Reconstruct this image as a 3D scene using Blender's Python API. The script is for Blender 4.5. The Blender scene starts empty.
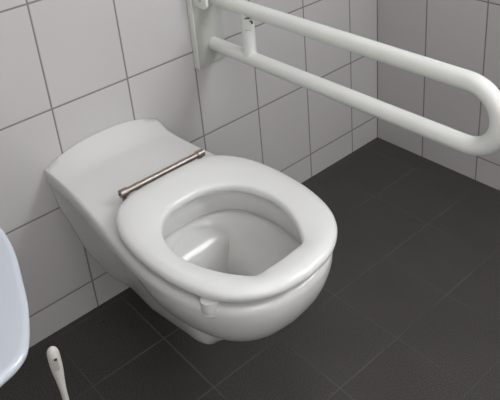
import bpy, bmesh, math, random
from mathutils import Vector, Matrix
S = bpy.context.scene
C = S.collection
random.seed(4)

# ---------------------------------------------------------------- camera
cam = bpy.data.cameras.new('camera'); co = bpy.data.objects.new('camera', cam); C.objects.link(co)
R3 = ((0.7601924, 0.3405786, -0.5532755), (-0.6436423, 0.2787870, -0.7127428), (-0.0884988, 0.8979332, 0.4311425))
M = Matrix(R3).to_4x4(); M.translation = Vector((-1.63952, -1.34706, 1.29150)); co.matrix_world = M
cam.sensor_width = 36; cam.sensor_fit = 'HORIZONTAL'; cam.lens = 684.3138/500*36
cam.shift_x = 0.024; cam.shift_y = -0.2533; cam.clip_start = 0.02
S.camera = co
# ---------------------------------------------------------------- world, lights, exposure
w = bpy.data.worlds.new('world'); S.world = w; w.use_nodes = True
w.node_tree.nodes['Background'].inputs[0].default_value = (0.75, 0.85, 1, 1)
w.node_tree.nodes['Background'].inputs[1].default_value = 1.0
def area(name, loc, target, sx, sy, power, col):
    l = bpy.data.lights.new(name, 'AREA'); l.shape = 'RECTANGLE'; l.size = sx; l.size_y = sy; l.energy = power; l.color = col
    o = bpy.data.objects.new(name, l); C.objects.link(o); o.location = loc
    o.rotation_euler = (Vector(target)-Vector(loc)).to_track_quat('-Z', 'Y').to_euler(); return o
area('window_daylight', (-0.03, -1.55, 1.78), (-1.5, -1.0, 1.0), 0.84, 0.84, 22, (0.97, 0.98, 1.0))
area('ceiling_fill_light', (-1.25, -1.35, 2.42), (-1.25, -1.35, 0), 1.0, 1.0, 4.5, (1.0, 0.98, 0.94))  # added fill from above, no known source there
area('front_fill_light', (-1.60, -2.36, 1.05), (-1.1, 0, 0.4), 0.8, 1.9, 14.5, (1.0, 0.99, 0.97))  # added fill from the front left; the wall there has no opening
S.view_settings.view_transform = 'Standard'; S.view_settings.look = 'None'
S.view_settings.gamma = 1; S.view_settings.use_curve_mapping = False
S.view_settings.exposure = 0.17

# ---------------------------------------------------------------- materials
def mat(name, col, rough=0.4, metal=0, coat=0, spec=0.5):
    m = bpy.data.materials.new(name); m.use_nodes = True; b = m.node_tree.nodes['Principled BSDF']
    b.inputs['Base Color'].default_value = (*col, 1); b.inputs['Roughness'].default_value = rough
    b.inputs['Metallic'].default_value = metal; b.inputs['Coat Weight'].default_value = coat
    b.inputs['Coat Roughness'].default_value = 0.08; b.inputs['Specular IOR Level'].default_value = spec
    return m
def noisy(m, scale, amt, bump=0.0, detail=3):
    """procedural variation of the base colour plus a light bump"""
    nt = m.node_tree; N = nt.nodes; L = nt.links; b = N['Principled BSDF']; c = tuple(b.inputs['Base Color'].default_value)
    tc = N.new('ShaderNodeTexCoord'); n = N.new('ShaderNodeTexNoise'); n.inputs['Scale'].default_value = scale; n.inputs['Detail'].default_value = detail
    L.new(tc.outputs['Object'], n.inputs['Vector'])
    r = N.new('ShaderNodeValToRGB'); r.color_ramp.elements[0].position = .3; r.color_ramp.elements[1].position = .7
    r.color_ramp.elements[0].color = (*[x*(1-amt) for x in c[:3]], 1); r.color_ramp.elements[1].color = (*[min(1, x*(1+amt)) for x in c[:3]], 1)
    L.new(n.outputs['Fac'], r.inputs[0]); L.new(r.outputs[0], b.inputs['Base Color'])
    if bump:
        bp = N.new('ShaderNodeBump'); bp.inputs['Strength'].default_value = bump; bp.inputs['Distance'].default_value = .002
        L.new(n.outputs['Fac'], bp.inputs['Height']); L.new(bp.outputs[0], b.inputs['Normal'])
    return m
def tile_mat(name, au, av, ou, ov, su, sv, gap, tile, grout, rough, var, speck=0, faint=False, cut=None):
    """grid of tiles: au/av = world axes (0,1,2) used as u,v; ou/ov = one joint position; su/sv = tile size"""
    m = bpy.data.materials.new(name); m.use_nodes = True; nt = m.node_tree; N = nt.nodes; L = nt.links; b = N['Principled BSDF']
    def math_(op, a, bb=None, cc=None):
        n = N.new('ShaderNodeMath'); n.operation = op
        for i, v in enumerate((a, bb, cc)):
            if v is None: continue
            if isinstance(v, (int, float)): n.inputs[i].default_value = v
            else: L.new(v, n.inputs[i])
        return n.outputs[0]
    g = N.new('ShaderNodeNewGeometry'); s = N.new('ShaderNodeSeparateXYZ'); L.new(g.outputs['Position'], s.inputs[0])
    def axis(i, o, size):
        t = math_('DIVIDE', math_('SUBTRACT', s.outputs[i], o), size)
        f = math_('FRACT', t)
        d = math_('MULTIPLY', math_('MINIMUM', f, math_('SUBTRACT', 1.0, f)), size)   # distance to the nearest joint, metres
        return math_('FLOOR', t), d
    iu, du = axis(au, ou, su); iv, dv = axis(av, ov, sv)
    d = math_('MINIMUM', du, dv)
    if cut is not None:   # joint against neighbouring surface
        d = math_('MINIMUM', d, math_('ABSOLUTE', math_('SUBTRACT', s.outputs[cut], 0.0)))
    mr = N.new('ShaderNodeMapRange'); mr.interpolation_type = 'SMOOTHSTEP'
    L.new(d, mr.inputs['Value']); mr.inputs['From Min'].default_value = gap*.55; mr.inputs['From Max'].default_value = gap*1.2
    mask = mr.outputs[0]                                      # 0 in the joint, 1 on the tile
    cb = N.new('ShaderNodeCombineXYZ'); L.new(iu, cb.inputs[0]); L.new(iv, cb.inputs[1])
    wn = N.new('ShaderNodeTexWhiteNoise'); wn.noise_dimensions = '3D'; L.new(cb.outputs[0], wn.inputs['Vector'])
    val = math_('MULTIPLY_ADD', wn.outputs['Value'], var*2, 1-var)
    if speck:
        n1 = N.new('ShaderNodeTexNoise'); n1.inputs['Scale'].default_value = 430; n1.inputs['Detail'].default_value = 1
        L.new(g.outputs['Position'], n1.inputs['Vector'])
        n2 = N.new('ShaderNodeTexNoise'); n2.inputs['Scale'].default_value = 6; L.new(g.outputs['Position'], n2.inputs['Vector'])
        sp = math_('MULTIPLY_ADD', math_('SUBTRACT', n1.outputs['Fac'], .5), speck, 1.0)
        sp2 = math_('MULTIPLY_ADD', math_('SUBTRACT', n2.outputs['Fac'], .5), .35, 1.0)
        val = math_('MULTIPLY', math_('MULTIPLY', val, sp), sp2)
    vm = N.new('ShaderNodeVectorMath'); vm.operation = 'SCALE'; vm.inputs[0].default_value = tile; L.new(val, vm.inputs['Scale'])
    mx = N.new('ShaderNodeMix'); mx.data_type = 'RGBA'
    mx.inputs[6].default_value = (*grout, 1); L.new(vm.outputs[0], mx.inputs[7])
    if faint:   # worn joints: grout shows only in stretches
        nf = N.new('ShaderNodeTexNoise'); nf.inputs['Scale'].default_value = 3.1; nf.inputs['Detail'].default_value = 2; L.new(g.outputs['Position'], nf.inputs['Vector'])
        rr = N.new('ShaderNodeMapRange'); L.new(nf.outputs['Fac'], rr.inputs['Value'])
        rr.inputs['From Min'].default_value = .38; rr.inputs['From Max'].default_value = .62; rr.inputs['To Min'].default_value = .06; rr.inputs['To Max'].default_value = .42
        vd = N.new('ShaderNodeVectorMath'); vd.operation = 'DISTANCE'; L.new(g.outputs['Position'], vd.inputs[0]); vd.inputs[1].default_value = (-1.07, -.24, 0)
        m2 = N.new('ShaderNodeMapRange'); L.new(vd.outputs['Value'], m2.inputs['Value']); m2.inputs['From Min'].default_value = .08; m2.inputs['From Max'].default_value = .27; m2.inputs['To Min'].default_value = .45; m2.inputs['To Max'].default_value = 0
        inv = math_('SUBTRACT', 1.0, math_('MULTIPLY', math_('SUBTRACT', 1.0, mask), math_('ADD', rr.outputs[0], m2.outputs[0]))); L.new(inv, mx.inputs[0])
    else: L.new(mask, mx.inputs[0])
    L.new(mx.outputs[2], b.inputs['Base Color'])
    rg = math_('MULTIPLY_ADD', mask, rough-.75, .75); L.new(rg, b.inputs['Roughness'])
    hb = N.new('ShaderNodeMapRange'); L.new(d, hb.inputs['Value']); hb.inputs['From Min'].default_value = gap*.4; hb.inputs['From Max'].default_value = gap*2.2
    nw = N.new('ShaderNodeTexNoise'); nw.inputs['Scale'].default_value = 9 if not speck else 300; L.new(g.outputs['Position'], nw.inputs['Vector'])
    hh = math_('MULTIPLY_ADD', nw.outputs['Fac'], .05 if speck else .25, hb.outputs[0])
    bp = N.new('ShaderNodeBump'); bp.inputs['Strength'].default_value = .35 if not speck else .3; bp.inputs['Distance'].default_value = .0012
    L.new(hh, bp.inputs['Height']); L.new(bp.outputs[0], b.inputs['Normal'])
    return m
TW, TH = .2, .25204
TILE = (.595, .583, .578); GR = (.235, .22, .21)
m_back = tile_mat('white_wall_tiles_back', 0, 2, -.1322, .0868, TW, TH, .0024, TILE, GR, .28, .02, cut=0)
m_side = tile_mat('white_wall_tiles_side', 1, 2, -.1894, .0868, TW, TH, .0024, TILE, GR, .28, .02, cut=1)
m_floor = tile_mat('dark_floor_tiles', 0, 1, -.0775, -.0165, .1985, .1985, .0014, (.054, .0505, .0475), (.17, .175, .175), .62, .05, speck=4.5, faint=True)
m_ceil = noisy(mat('white_ceiling_paint', (.78, .77, .75), .9), 3, .03)
m_cer = noisy(mat('white_glazed_ceramic', (.71, .71, .70), .22, coat=.3), 2, .012)
m_bas = noisy(mat('window_tinted_basin_ceramic', (.50, .54, .60), .3, coat=.4), 2, .012)  # bluish cast of the window light put into the base colour
m_seat = noisy(mat('white_seat_plastic', (.78, .785, .78), .28, coat=.25), 2, .01)
m_bump = noisy(mat('grey_rubber_bumper', (.55, .55, .54), .5), 20, .04)
m_rod = noisy(mat('brushed_nickel_hinge', (.37, .33, .30), .42, metal=1), 60, .12)
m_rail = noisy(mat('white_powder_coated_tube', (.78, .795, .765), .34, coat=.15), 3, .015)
m_plate = noisy(mat('shaded_powder_coated_plate', (.52, .53, .495), .45), 3, .02)  # darker than the tube: shade on the backplate put into the colour
m_ink = noisy(mat('black_printed_ink', (.03, .03, .03), .6), 80, .3)
m_brush = noisy(mat('cream_brush_plastic', (.72, .70, .66), .35, coat=.2), 12, .02)
m_hole = noisy(mat('hole_shade_and_screw', (.02, .02, .02), .8), 12, .2)  # near black, also for the shade inside the handle's opening
m_brist = noisy(mat('white_bristles', (.7, .7, .68), .8), 120, .25)
m_crumb = noisy(mat('dark_grit', (.02, .018, .015), .9), 200, .3)
m_frame = noisy(mat('white_window_frame', (.75, .75, .75), .4), 5, .02)
m_lamp = mat('fill_lamp_diffuser', (.9, .9, .88), .5)  # glowing face of the added ceiling fill
m_lamp.node_tree.nodes['Principled BSDF'].inputs['Emission Color'].default_value = (1, .98, .94, 1)
m_lamp.node_tree.nodes['Principled BSDF'].inputs['Emission Strength'].default_value = 2
m_water = mat('toilet_water', (.9, .95, .95), .02); m_water.node_tree.nodes['Principled BSDF'].inputs['Transmission Weight'].default_value = 1
m_water.node_tree.nodes['Principled BSDF'].inputs['IOR'].default_value = 1.33
m_glass = mat('window_glass', (1, 1, 1), .02); m_glass.node_tree.nodes['Principled BSDF'].inputs['Transmission Weight'].default_value = 1

# ---------------------------------------------------------------- helpers
def obj(name, bm, m, parent=None, smooth=True, angle=40):
    me = bpy.data.meshes.new(name); bmesh.ops.recalc_face_normals(bm, faces=bm.faces); bm.to_mesh(me); bm.free()
    o = bpy.data.objects.new(name, me); C.objects.link(o); me.materials.append(m)
    if smooth:
        for p in me.polygons: p.use_smooth = True
        me.set_sharp_from_angle(angle=math.radians(angle))
    if parent: o.parent = parent; o.matrix_parent_inverse = parent.matrix_world.inverted()
    return o
def empty(name, loc, label, cat, group=None):
    o = bpy.data.objects.new(name, None); C.objects.link(o); o.location = loc; o.empty_display_size = .05
    o.matrix_world = Matrix.Translation(loc); o['label'] = label; o['category'] = cat
    if group: o['group'] = group
    return o
def box(bm, x0, x1, y0, y1, z0, z1, bev=0):
    v = [bm.verts.new((x, y, z)) for z in (z0, z1) for y in (y0, y1) for x in (x0, x1)]
    f = [bm.faces.new([v[i] for i in q]) for q in ((0, 2, 3, 1), (4, 5, 7, 6), (0, 1, 5, 4), (2, 6, 7, 3), (0, 4, 6, 2), (1, 3, 7, 5))]
    if bev:
        ed = list({e for q in f for e in q.edges})
        bmesh.ops.bevel(bm, geom=ed, offset=bev, segments=3, profile=.5, affect='EDGES')
def tube(bm, pts, r, n=28, caps=True, sweep=None):
    """sweep a circle along pts; r number or list"""
    P = [Vector(p) for p in pts]; rings = []; ref = Vector((1, 0, 0)) if abs((P[1]-P[0]).normalized().x) < .8 else Vector((0, 0, 1))
    for i, p in enumerate(P):
        t = ((P[min(i+1, len(P)-1)]-p).normalized()+(p-P[max(i-1, 0)]).normalized()).normalized()
        a = t.cross(ref).normalized(); b = t.cross(a).normalized(); rr = r[i] if isinstance(r, (list, tuple)) else r
        rings.append([bm.verts.new(p+(a*math.cos(2*math.pi*k/n)+b*math.sin(2*math.pi*k/n))*rr) for k in range(n)])
    for A, B in zip(rings, rings[1:]):
        for k in range(n): bm.faces.new((A[k], A[(k+1) % n], B[(k+1) % n], B[k]))
    if caps: bm.faces.new(rings[0][::-1]); bm.faces.new(rings[-1])
def loft(bm, rings, cap0=True, cap1=True, closed=True):
    R = [[bm.verts.new(p) for p in r] for r in rings]; n = len(R[0])
    for A, B in zip(R, R[1:]):
        for k in range(n if closed else n-1): bm.faces.new((A[k], A[(k+1) % n], B[(k+1) % n], B[k]))
    if cap0: bm.faces.new(R[0][::-1])
    if cap1: bm.faces.new(R[-1])
def smoothstep(t): t = max(0, min(1, t)); return t*t*(3-2*t)
def spline(P, per=8):
    """Catmull-Rom through open polyline"""
    P = [Vector(p) for p in P]; out = []
    for i in range(len(P)-1):
        a, b, c, d = P[max(i-1, 0)], P[i], P[i+1], P[min(i+2, len(P)-1)]
        for k in range(per):
            t = k/per; out.append(.5*((2*b)+(c-a)*t+(2*a-5*b+4*c-d)*t*t+(3*b-a-3*c+d)*t**3))
    out.append(P[-1]); return out
def lerp_tab(T, x):
    """T: sorted list of (x, value...)"""
    if x <= T[0][0]: return T[0][1:]
    for a, b in zip(T, T[1:]):
        if x <= b[0]:
            t = (x-a[0])/(b[0]-a[0]); return tuple(p+(q-p)*t for p, q in zip(a[1:], b[1:]))
    return T[-1][1:]

# ---------------------------------------------------------------- setting
XL, YF, H = -2.0, -2.4, 2.5
def struct(name, boxes, m):
    bm = bmesh.new()
    for b in boxes: box(bm, *b)
    o = obj(name, bm, m, smooth=False); o['kind'] = 'structure'; return o
struct('floor', [(XL-.1, .1, YF-.1, .1, -.1, 0)], m_floor)
struct('wall_back', [(XL-.1, .1, 0, .1, 0, H)], m_back)
WY0, WY1, WZ0, WZ1 = -1.97, -1.13, 1.36, 2.2
struct('wall_right', [(0, .1, YF, 0, 0, WZ0), (0, .1, YF, 0, WZ1, H), (0, .1, YF, WY0, WZ0, WZ1), (0, .1, WY1, 0, WZ0, WZ1)], m_side)
struct('wall_left', [(XL-.1, XL, YF, 0, 0, H)], m_side)
struct('wall_front', [(XL-.1, .1, YF-.1, YF, 0, H)], m_back)
struct('ceiling', [(XL-.1, .1, YF-.1, .1, H, H+.1)], m_ceil)
bm = bmesh.new()
for b in ((.03, .08, WY0, WY1, WZ0, WZ0+.05), (.03, .08, WY0, WY1, WZ1-.05, WZ1), (.03, .08, WY0, WY0+.05, WZ0+.05, WZ1-.05), (.03, .08, WY1-.05, WY1, WZ0+.05, WZ1-.05)): box(bm, *b)
wf = obj('window_1', bm, m_frame, smooth=False); wf['kind'] = 'structure'
bm = bmesh.new(); box(bm, .052, .058, WY0+.05, WY1-.05, WZ0+.05, WZ1-.05); obj('window_pane', bm, m_glass, wf, smooth=False)

# ---------------------------------------------------------------- toilet
AX = -1.027           # symmetry plane of the toilet
toilet = empty('toilet', (AX, 0, 0), 'white wall-hung ceramic toilet with open seat, mounted on the tiled back wall', 'toilet')
CY = -.462            # pole of the radial lofts
NA = 160
# angles: 0 = towards the right (+x), 90 = towards the wall
cornerang = math.atan2(0-CY, .157)
angs = sorted(set([2*math.pi*k/NA for k in range(NA)]+[cornerang, math.pi-cornerang]))
def ray_poly(poly, a):
    """radius at which the ray at angle a from (0, CY) leaves the closed polygon"""
    dx, dy = math.cos(a), math.sin(a); best = 0
    for i in range(len(poly)):
        x1, y1 = poly[i]; x2, y2 = poly[(i+1) % len(poly)]; y1 -= CY; y2 -= CY
        ex, ey = x2-x1, y2-y1; den = dx*ey-dy*ex
        if abs(den) < 1e-12: continue
        t = (x1*ey-y1*ex)/den; s = (x1*dy-y1*dx)/den
        if t > 0 and -1e-6 <= s <= 1+1e-6: best = max(best, t)
    return best
def sym(half):      # half outline given from back (x=0) to front (x=0) on the +x side
    return [(p[0], p[1]) for p in half]+[(-p[0], p[1]) for p in reversed(half)]
def egg(hw, yb, yf, p=2.0):
    """radial function about (0,CY) of an oval"""
    def f(a):
        c, s = abs(math.cos(a)), math.sin(a); ay = (yb-CY) if s > 0 else (CY-yf)
        return ((c/hw)**p+(abs(s)/ay)**p)**(-1/p)
    return f
deck_half = [(0, 0), (.157, 0)]+[(p.x, p.y) for p in spline([(.157, 0, 0), (.153, -.045, 0), (.153, -.10, 0), (.159, -.18, 0), (.168, -.27, 0), (.176, -.36, 0), (.1785, -.45, 0), (.171, -.53, 0), (.148, -.60, 0), (.112, -.646, 0), (.06, -.674, 0), (0, -.682, 0)], 8)]
deck_r = [ray_poly(sym(deck_half), a) for a in angs]
def T(x, y):
    """height of the glazed top"""
    k = max(0, min(1, (y+.066)/.060)); u = min(1, abs(x)/.157)
    return .4445+(.009+.033*(1-u**2.3))*k**1.55
def ring(rf, zf):
    out = []
    for a, r in zip(angs, rf):
        x, y = r*math.cos(a), CY+r*math.sin(a)
        z = zf(x, y) if callable(zf) else zf
        out.append((AX+x, y, z))
    return out
rings = []
# outside of the bowl, bottom to top; g = share of the full width left at that depth
def hull(z, g):
    yc = CY+(1-g)*.06; yf = -.682+(1-g)*.205; yb = -.215-(1-g)*.16; hw = .1765*g+.002; out = []
    for a, rd in zip(angs, deck_r):
        c, s_ = math.cos(a), math.sin(a); ay = (yb-yc) if s_ > 0 else (yc-yf)
        r0 = ((abs(c)/hw)**2.05+(abs(s_)/ay)**2.05)**(-1/2.05); x0, y0 = r0*c, r0*s_
        if s_ < 0:      # the front follows the outline of the rim, scaled
            k = smoothstep(-s_*3); x = rd*c*g; y = rd*s_*ay/(CY+.682)
            x0, y0 = x0+(x-x0)*k, y0+(y-y0)*k
        out.append((AX+x0, yc+y0, z))
    return out
for t in (1.0, .995, .975, .94, .88, .80, .70, .58, .46, .34, .22, .12):
    rings.append(hull(.426-.187*t, max(.012, (1-t**1.75))**(1/1.75)))
def slab(off, dz):      # outline of the deck and rim, moved in by off; the side against the wall stays put
    rr = []
    for a, r in zip(angs, deck_r):
        y = CY+r*math.sin(a)
        rr.append(r-off*(1 if y < -.002 else .15))
    return ring(rr, lambda x, y: T(x, y)-dz)
rings += [slab(.0012, .032), slab(.0005, .026), slab(.0001, .020), slab(.0, .014), slab(.0015, .0075), slab(.0045, .003), slab(.009, .0008), slab(.015, 0)]
hole_half = [(p.x, p.y) for p in spline([(0, -.335, 0), (.05, -.34, 0), (.095, -.365, 0), (.118, -.41, 0), (.125, -.47, 0), (.118, -.54, 0), (.094, -.60, 0), (.05, -.633, 0), (0, -.64, 0)], 6)]
hole_r = [ray_poly(sym(hole_half), a) for a in angs]
for f in (.008, .016, .026, .038, .052, .068, .086, .105, .13, .16, .20, .25, .32, .4, .5, .6, .72, .84, .94):
    rings.append(ring([(r-.016)*(1-f)+(h+.008)*f for r, h in zip(deck_r, hole_r)], T))
rings.append(ring([h+.003 for h in hole_r], .441)); rings.append(ring(hole_r, .437))
rings.append(ring(hole_r, .418)); rings.append(ring([h+.001 for h in hole_r], .392))
rings.append(ring([h+.005 for h in hole_r], .388)); rings.append(ring([h+.012 for h in hole_r], .391))   # undercut of the flushing rim
rings.append(ring([h+.015 for h in hole_r], .384))
def hole_ring(hw, yb, yf, z):
    """a ring not centred on the pole: sampled at the same angles around its own centre"""
    yc = (yb+yf)/2; return [(AX+hw*math.cos(a), yc+(yb-yf)/2*math.sin(a), z) for a in angs]
rings += [hole_ring(.126, -.328, -.636, .374), hole_ring(.113, -.333, -.614, .357), hole_ring(.094, -.338, -.582, .338), hole_ring(.076, -.343, -.550, .321), hole_ring(.063, -.347, -.525, .307), hole_ring(.054, -.351, -.507, .292), hole_ring(.048, -.357, -.492, .265), hole_ring(.044, -.363, -.482, .225)]
bm = bmesh.new(); loft(bm, rings); bowl = obj('bowl', bm, m_cer, toilet, angle=60)
bm = bmesh.new(); loft(bm, [hole_ring(.0452, -.361, -.4845, .240), hole_ring(.0452, -.361, -.4845, .2405)]); obj('water', bm, m_water, toilet)

# body behind and beneath the bowl: wall flange that tapers to the trap housing
flange = [(0, .436), (.150, .436), (.151, .40), (.143, .34), (.126, .278), (.103, .187), (.084, .14), (.062, .088), (.040, .053), (0, .042)]
body = [(0, .418), (.092, .418), (.089, .37), (.085, .32), (.079, .262), (.072, .20), (.064, .15), (.053, .10), (.034, .066), (0, .058)]
body2 = [(0, .418), (.112, .418), (.108, .37), (.102, .32), (.094, .262), (.083, .20), (.071, .15), (.056, .10), (.034, .070), (0, .064)]
trap = [(0, .36), (.090, .36), (.088, .32), (.084, .28), (.078, .24), (.070, .20), (.060, .155), (.048, .115), (.028, .090), (0, .084)]
tipp = [(0, .26), (.050, .26), (.050, .24), (.048, .22), (.045, .20), (.042, .18), (.037, .150), (.028, .122), (.016, .110), (0, .106)]
keys = [(0, flange), (-.012, flange), (-.095, body), (-.115, body), (-.20, body2), (-.34, trap), (-.40, tipp), (-.425, [(x*.6, .19+(z-.19)*.75) for x, z in tipp])]
def prof(y):
    for (y0, a), (y1, b) in zip(keys, keys[1:]):
        if y >= y1:
            t = (y0-y)/(y0-y1)
            if y0 == -.012: t = 1-(1-t)**1.4        # concave cove beside the flange
            elif y0 == -.34: t = 1-math.sqrt(max(0, 1-t*t))*1.0 if t < 1 else 1
            return [(p[0]+(q[0]-p[0])*t, p[1]+(q[1]-p[1])*t) for p, q in zip(a, b)]
    return keys[-1][1]
bm = bmesh.new(); rr = []
for y in [0, -.004, -.010, -.014, -.02, -.028, -.038, -.05, -.065, -.08, -.095, -.105, -.115, -.13, -.16, -.20, -.24, -.28, -.31, -.34, -.36, -.375, -.387, -.395, -.40, -.412, -.42, -.425]:
    h = [(p.x, p.y) for p in spline([(x, z, 0) for x, z in prof(y)[1:]], 4)]
    k = .998 if y == 0 else 1
    rr.append([(AX+x*k, y, z) for x, z in h]+[(AX-x*k, y, z) for x, z in reversed(h[:-1])])
loft(bm, rr); obj('trap_housing', bm, m_cer, toilet, angle=60)

# seat ring
so = [(p.x, p.y) for p in spline([(0, -.257, 0), (.05, -.258, 0), (.086, -.262, 0), (.117, -.274, 0), (.143, -.298, 0), (.165, -.340, 0), (.1775, -.395, 0), (.1805, -.465, 0), (.174, -.535, 0), (.154, -.600, 0), (.12, -.647, 0), (.066, -.680, 0), (0, -.691, 0)], 6)]
si = [(p.x, p.y) for p in spline([(0, -.350, 0), (.042, -.355, 0), (.078, -.377, 0), (.103, -.411, 0), (.1155, -.455, 0), (.116, -.49, 0), (.108, -.53, 0), (.091, -.572, 0), (.071, -.604, 0)], 6)]+[(.065, -.6125), (.059, -.6185), (.050, -.6215), (0, -.6235)]
ro = [ray_poly(sym(so), a) for a in angs]; ri = [ray_poly([(x*1.0-.010, y-.006) for x, y in sym(si)], a) for a in angs]
bm = bmesh.new(); rr = []
for f, off, z in ((0, -.020, .4535), (0, -.013, .4535), (0, -.007, .4555), (0, -.002, .4615), (0, 0, .4680), (0, -.0012, .4735), (0, -.0045, .4775), (0, -.010, .4800), (.10, -.0075, .4812), (.22, -.004, .4822), (.35, 0, .4826), (.5, 0, .4818), (.7, 0, .4796),
                  (1, .010, .4770), (1, .005, .4755), (1, .0018, .4730), (1, .0002, .469), (1, 0, .464), (1, .001, .459), (1, .004, .455), (1, .010, .4535)):
    rr.append(ring([(o*(1-f)+i*f)+off for o, i in zip(ro, ri)], z))
rr.append(rr[0]); R_ = rr[:-1]
V = [[bm.verts.new(p) for p in r] for r in R_]; n = len(V[0])
for i in range(len(V)):
    A, B = V[i], V[(i+1) % len(V)]
    for k in range(n): bm.faces.new((A[k], A[(k+1) % n], B[(k+1) % n], B[k]))
bmesh.ops.rotate(bm, verts=bm.verts, cent=(AX, -.25, .46), matrix=Matrix.Rotation(math.radians(1.3), 3, 'Z'))   # seat sits slightly askew on its hinge
seat = obj('seat', bm, m_seat, toilet, angle=60)
for bx, by in ((-.135, -.585), (.135, -.585), (-.13, -.32), (.13, -.32)):
    bm = bmesh.new(); ddx, ddy = (.019, .0) , 0
    box(bm, AX+bx-.011, AX+bx+.011, by-.008, by+.008, .4440, .4545, .003); obj('seat_bumper', bm, m_bump, seat)
# side guide nub that hangs from the seat over the rim
bm = bmesh.new(); pr = []
for z, k in ((.4550, 1), (.445, 1), (.445, 1), (.437, 1), (.4325, .97), (.4295, .88), (.4280, .65), (.4275, .97), (.4245, .88), (.4230, .65)):
    pr.append([(AX-.139+.0155*k*math.cos(t), -.597+.0155*k*math.sin(t), z) for t in [2*math.pi*i/20 for i in range(20)]])
loft(bm, pr); obj('seat_guide', bm, m_seat, seat)

# hinge rod and its feet
hy, hz = -.2455, .4735
bm = bmesh.new(); tube(bm, [(-1.113, hy, hz), (-.918, hy, hz)], .0070, 24); rod = obj('hinge_rod', bm, m_rod, toilet)
for s, x in ((-1, -1.116), (1, -.915)):
    bm = bmesh.new(); tube(bm, [(x-.0095, hy, hz), (x-.0085, hy, hz), (x+.0085, hy, hz), (x+.0095, hy, hz)], [.0080, .0094, .0094, .0080], 24)
    tube(bm, [(x, hy, hz), (x, hy, T(0, hy)-.002)], .0052, 18)
    tube(bm, [(x, hy, T(0, hy)+.0025), (x, hy, T(0, hy)-.001)], .0095, 20)
    k = obj('hinge_post', bm, m_rod, toilet)
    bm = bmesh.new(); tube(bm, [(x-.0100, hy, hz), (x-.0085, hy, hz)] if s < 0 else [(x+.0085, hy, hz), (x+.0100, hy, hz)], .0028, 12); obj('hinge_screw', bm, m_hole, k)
for x in (AX-.055, AX+.065):
    bm = bmesh.new(); tube(bm, [(x-.006, hy, hz), (x+.006, hy, hz)], .0076, 20); box(bm, x-.005, x+.005, hy-.022, hy-.002, hz-.010, hz-.004, .001); obj('hinge_arm', bm, m_rod, toilet)

# ---------------------------------------------------------------- folding grab rail
BX = -.673; ZU, ZL, YC = .727, .598, -.757; RB = (ZU-ZL)/2; TR = .0179
rail = empty('folding_grab_rail', (BX, 0, .65), 'white tubular fold-down grab rail looping out from the back wall beside the toilet', 'grab rail')
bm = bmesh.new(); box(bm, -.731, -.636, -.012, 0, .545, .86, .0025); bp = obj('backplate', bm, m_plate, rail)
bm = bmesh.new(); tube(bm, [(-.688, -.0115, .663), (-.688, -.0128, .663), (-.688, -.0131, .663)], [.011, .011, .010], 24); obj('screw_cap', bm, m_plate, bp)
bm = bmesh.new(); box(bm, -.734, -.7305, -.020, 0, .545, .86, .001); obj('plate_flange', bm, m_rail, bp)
pts = [(BX, -.012, ZL), (BX, -.2, ZL), (BX, -.4, ZL), (BX, -.6, ZL)]
for k in range(25):
    t = -math.pi/2+math.pi*k/24; pts.append((BX, YC-RB*math.cos(t), (ZU+ZL)/2+RB*math.sin(t)))
pts += [(BX, -.6, ZU), (BX, -.4, ZU), (BX, -.2, ZU), (BX, -.03, ZU)]
bm = bmesh.new(); tube(bm, pts, TR, 36); rt = obj('rail_tube', bm, m_rail, rail, angle=60)
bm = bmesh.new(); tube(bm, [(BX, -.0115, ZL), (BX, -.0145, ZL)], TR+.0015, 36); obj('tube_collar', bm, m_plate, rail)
bm = bmesh.new(); SY = -.158; tube(bm, [(BX, SY, ZL), (BX, SY, (ZL+ZU)/2), (BX, SY, ZU)], .0165, 28); st = obj('connecting_strut', bm, m_rail, rail)
# hinge lugs and pin holding the upper tube
for x in (-.719, -.627):
    bm = bmesh.new(); o_ = [(-.012, .7175), (-.040, .7165)]
    for k in range(9):
        t = math.radians(-90+k*90/8); o_.append((-.052-.014*math.cos(t), .7305+.014*math.sin(t)))
    o_ += [(-.066, .80), (-.012, .80)]
    rr = [[(x+dx, y, z) for y, z in o_] for dx in (-.004, .004)]
    loft(bm, rr); obj('hinge_lug', bm, m_rail, rail, angle=30)
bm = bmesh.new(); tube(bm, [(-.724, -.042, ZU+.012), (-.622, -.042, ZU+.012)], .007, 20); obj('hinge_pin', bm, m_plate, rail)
# printed marks on the strut (illegible small print), wrapped on the tube
bm = bmesh.new()
def mark(u, z, wd, ht):
    """small printed patch on the strut: u in degrees around the tube"""
    r = .01662; a0 = math.radians(u-wd/2); a1 = math.radians(u+wd/2); n = 4
    lo = [bm.verts.new((BX+r*math.cos(a0+(a1-a0)*i/n), SY+r*math.sin(a0+(a1-a0)*i/n), z-ht/2)) for i in range(n+1)]
    hi = [bm.verts.new((BX+r*math.cos(a0+(a1-a0)*i/n), SY+r*math.sin(a0+(a1-a0)*i/n), z+ht/2)) for i in range(n+1)]
    for i in range(n): bm.faces.new((lo[i], lo[i+1], hi[i+1], hi[i]))
for u, z, wd, ht in ((214, .7080, 12, .0036), (228, .7085, 10, .0050), (241, .7090, 11, .0052), (254, .7090, 10, .0040), (258, .7000, 14, .0034), (270, .6955, 16, .0075), (284, .6930, 8, .0040), (214, .6780, 8, .0026), (226, .6775, 4, .0016), (236, .6772, 5, .0016), (246, .6770, 4, .0016)):
    if wd: mark(u, z, wd, ht)
obj('printed_marks', bm, m_ink, st, smooth=False)

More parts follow.
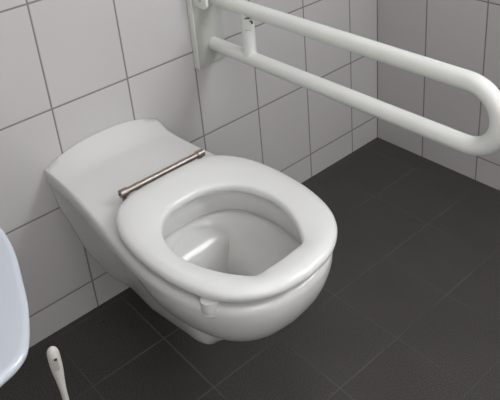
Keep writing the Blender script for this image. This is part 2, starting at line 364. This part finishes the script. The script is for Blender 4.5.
# ---------------------------------------------------------------- washbasin (corner in view at the left edge)
BZ = .80
basin = empty('washbasin', (XL, -.60, 0), 'white bow-fronted washbasin whose rounded corner enters at the left edge', 'washbasin')
half = [(XL, -.865), (-1.70, -.868), (-1.60, -.862), (-1.557, -.851), (-1.534, -.843), (-1.518, -.826), (-1.498, -.781), (-1.484, -.735), (-1.472, -.69), (-1.466, -.65), (-1.464, -.61)]
half = [(p.x, p.y) for p in spline([(a, b, 0) for a, b in half], 6)]
yc = -.60
out = half+[(x, 2*yc-y) for x, y in reversed(half)]
def bring(k, z, dx=0):
    cx = -1.74
    return [((XL if x <= XL+.001 else cx+dx+(x-cx)*k if x > cx else x+0*k), yc+(y-yc)*k, z) for x, y in out]
bm = bmesh.new()
rr = [bring(.30, .64, -.03), bring(.42, .65, -.02), bring(.56, .69, -.01), bring(.68, .735), bring(.80, .768), bring(.90, .781), bring(.965, .787), bring(.990, .790), bring(.998, .793), bring(1, .796), bring(.998, .799), bring(.990, .801), bring(.975, .8015), bring(.93, .8005)]
loft(bm, rr, True, False)
# bowl recess with a tap ledge at the wall
n = len(out)
def rec(k, z): return [(-1.73+(.20*k)*math.cos(t), yc+(.215*k)*math.sin(t), z) for t in [math.pi+2*math.pi*(i+.5)/n for i in range(n)]]
rr2 = [bring(.93, .8005), rec(1, .800), rec(.97, .795), rec(.9, .75), rec(.72, .70), rec(.4, .67), rec(.12, .665)]
loft(bm, rr2, False, True)
bmesh.ops.remove_doubles(bm, verts=bm.verts, dist=.0002)
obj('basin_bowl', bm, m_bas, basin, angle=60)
bm = bmesh.new(); tube(bm, [(-1.93, yc, .798), (-1.93, yc, .86), (-1.925, yc, .90), (-1.90, yc, .92), (-1.85, yc, .915), (-1.82, yc, .895)], .011, 20); obj('tap', bm, m_rod, basin)

# ---------------------------------------------------------------- toilet brush
bx, by = -1.397, -.447
brush = empty('toilet_brush', (bx, by, 0), 'cream plastic toilet brush handle with hanging slot, standing on the dark floor', 'toilet brush')
bm = bmesh.new(); rr = []
# flattened handle with its rounded top, facing the room
HT = .398
for z, a, b in ((.03, .006, .006), (.22, .006, .006), (.30, .0068, .0062), (.325, .0088, .0068), (.345, .0112, .0076), (.360, .0122, .0082), (.376, .0124, .0086), (.388, .0123, .0086), (.394, .0114, .0080), (.399, .0090, .0066), (.402, .0058, .0045), (.4035, .0022, .0018)):
    t0 = math.radians(-15)
    a *= .86; b *= .9; ring_ = []
    for k in range(28):
        t = 2*math.pi*k/28; x, y = a*math.cos(t), b*math.sin(t)
        ring_.append((bx+x*math.cos(t0)-y*math.sin(t0), by+x*math.sin(t0)+y*math.cos(t0), z))
    rr.append(ring_)
loft(bm, rr); hd = obj('handle', bm, m_brush, brush, angle=60)
bm = bmesh.new(); t0 = math.radians(-15)
def P(x, y, z): return (bx+x*math.cos(t0)-y*math.sin(t0), by+x*math.sin(t0)+y*math.cos(t0), z)
sl = []
for y in (-.0084, -.0050):
    r_ = []
    for k in range(20):
        t = 2*math.pi*k/20; cz = .380 if math.sin(t) >= 0 else .360
        r_.append(P(.0046*math.cos(t), y, cz+.0046*math.sin(t)))
    sl.append(r_)
loft(bm, sl); slot = obj('slot', bm, noisy(mat('slot_shade_cream', (.50, .46, .42), .5), 12, .03), hd)  # darker cream: shade of the recess put into the colour
bm = bmesh.new(); tube(bm, [P(.0014, -.0088, .3815), P(.0014, -.005, .3815)], .0027, 14); obj('hole_disc', bm, m_hole, slot)  # dark disc: shade of the opening put into its colour
bm = bmesh.new(); rr = [[(bx+r*math.cos(t), by+r*math.sin(t), z) for t in [2*math.pi*k/32 for k in range(32)]] for r, z in ((.050, 0), (.052, .004), (.050, .04), (.046, .12), (.0465, .124), (.043, .124), (.043, .02), (.01, .018))]
loft(bm, rr); obj('holder', bm, m_brush, brush, angle=50)
bm = bmesh.new(); rr = [[(bx+r*math.cos(t), by+r*math.sin(t), z) for t in [2*math.pi*k/24 for k in range(24)]] for r, z in ((.012, .022), (.036, .03), (.038, .07), (.032, .095), (.008, .1))]
loft(bm, rr); obj('brush_head', bm, m_brist, brush, angle=50)

# ---------------------------------------------------------------- added fill lamp on the ceiling (out of frame) and a crumb of grit
lamp = empty('added_ceiling_lamp', (-1.25, -1.35, H), 'round white fill lamp added above the toilet room, out of the picture', 'lamp')
bm = bmesh.new(); tube(bm, [(-1.25, -1.35, H), (-1.25, -1.35, H-.03)], .17, 40); obj('fill_lamp_base', bm, m_frame, lamp)
bm = bmesh.new(); tube(bm, [(-1.25, -1.35, H-.03), (-1.25, -1.35, H-.05), (-1.25, -1.35, H-.06)], [.15, .15, .12], 40); obj('fill_lamp_shade', bm, m_lamp, lamp)
def crumb(x, y, r, label):
    bm = bmesh.new(); bmesh.ops.create_icosphere(bm, subdivisions=2, radius=r)
    for v in bm.verts: v.co *= random.uniform(.75, 1.2); v.co.z *= .5
    zmin = min(v.co.z for v in bm.verts)
    for v in bm.verts: v.co += Vector((x, y, -zmin))
    o = obj('floor_crumb', bm, m_crumb, smooth=False); o['label'] = label; o['category'] = 'crumb'
crumb(-1.150, -.060, .0030, 'tiny dark crumb on the floor tiles left of the toilet, under the wall flange')
crumb(-.326, -.058, .0026, 'tiny dark crumb on the floor beneath the grab rail, close to the back wall')
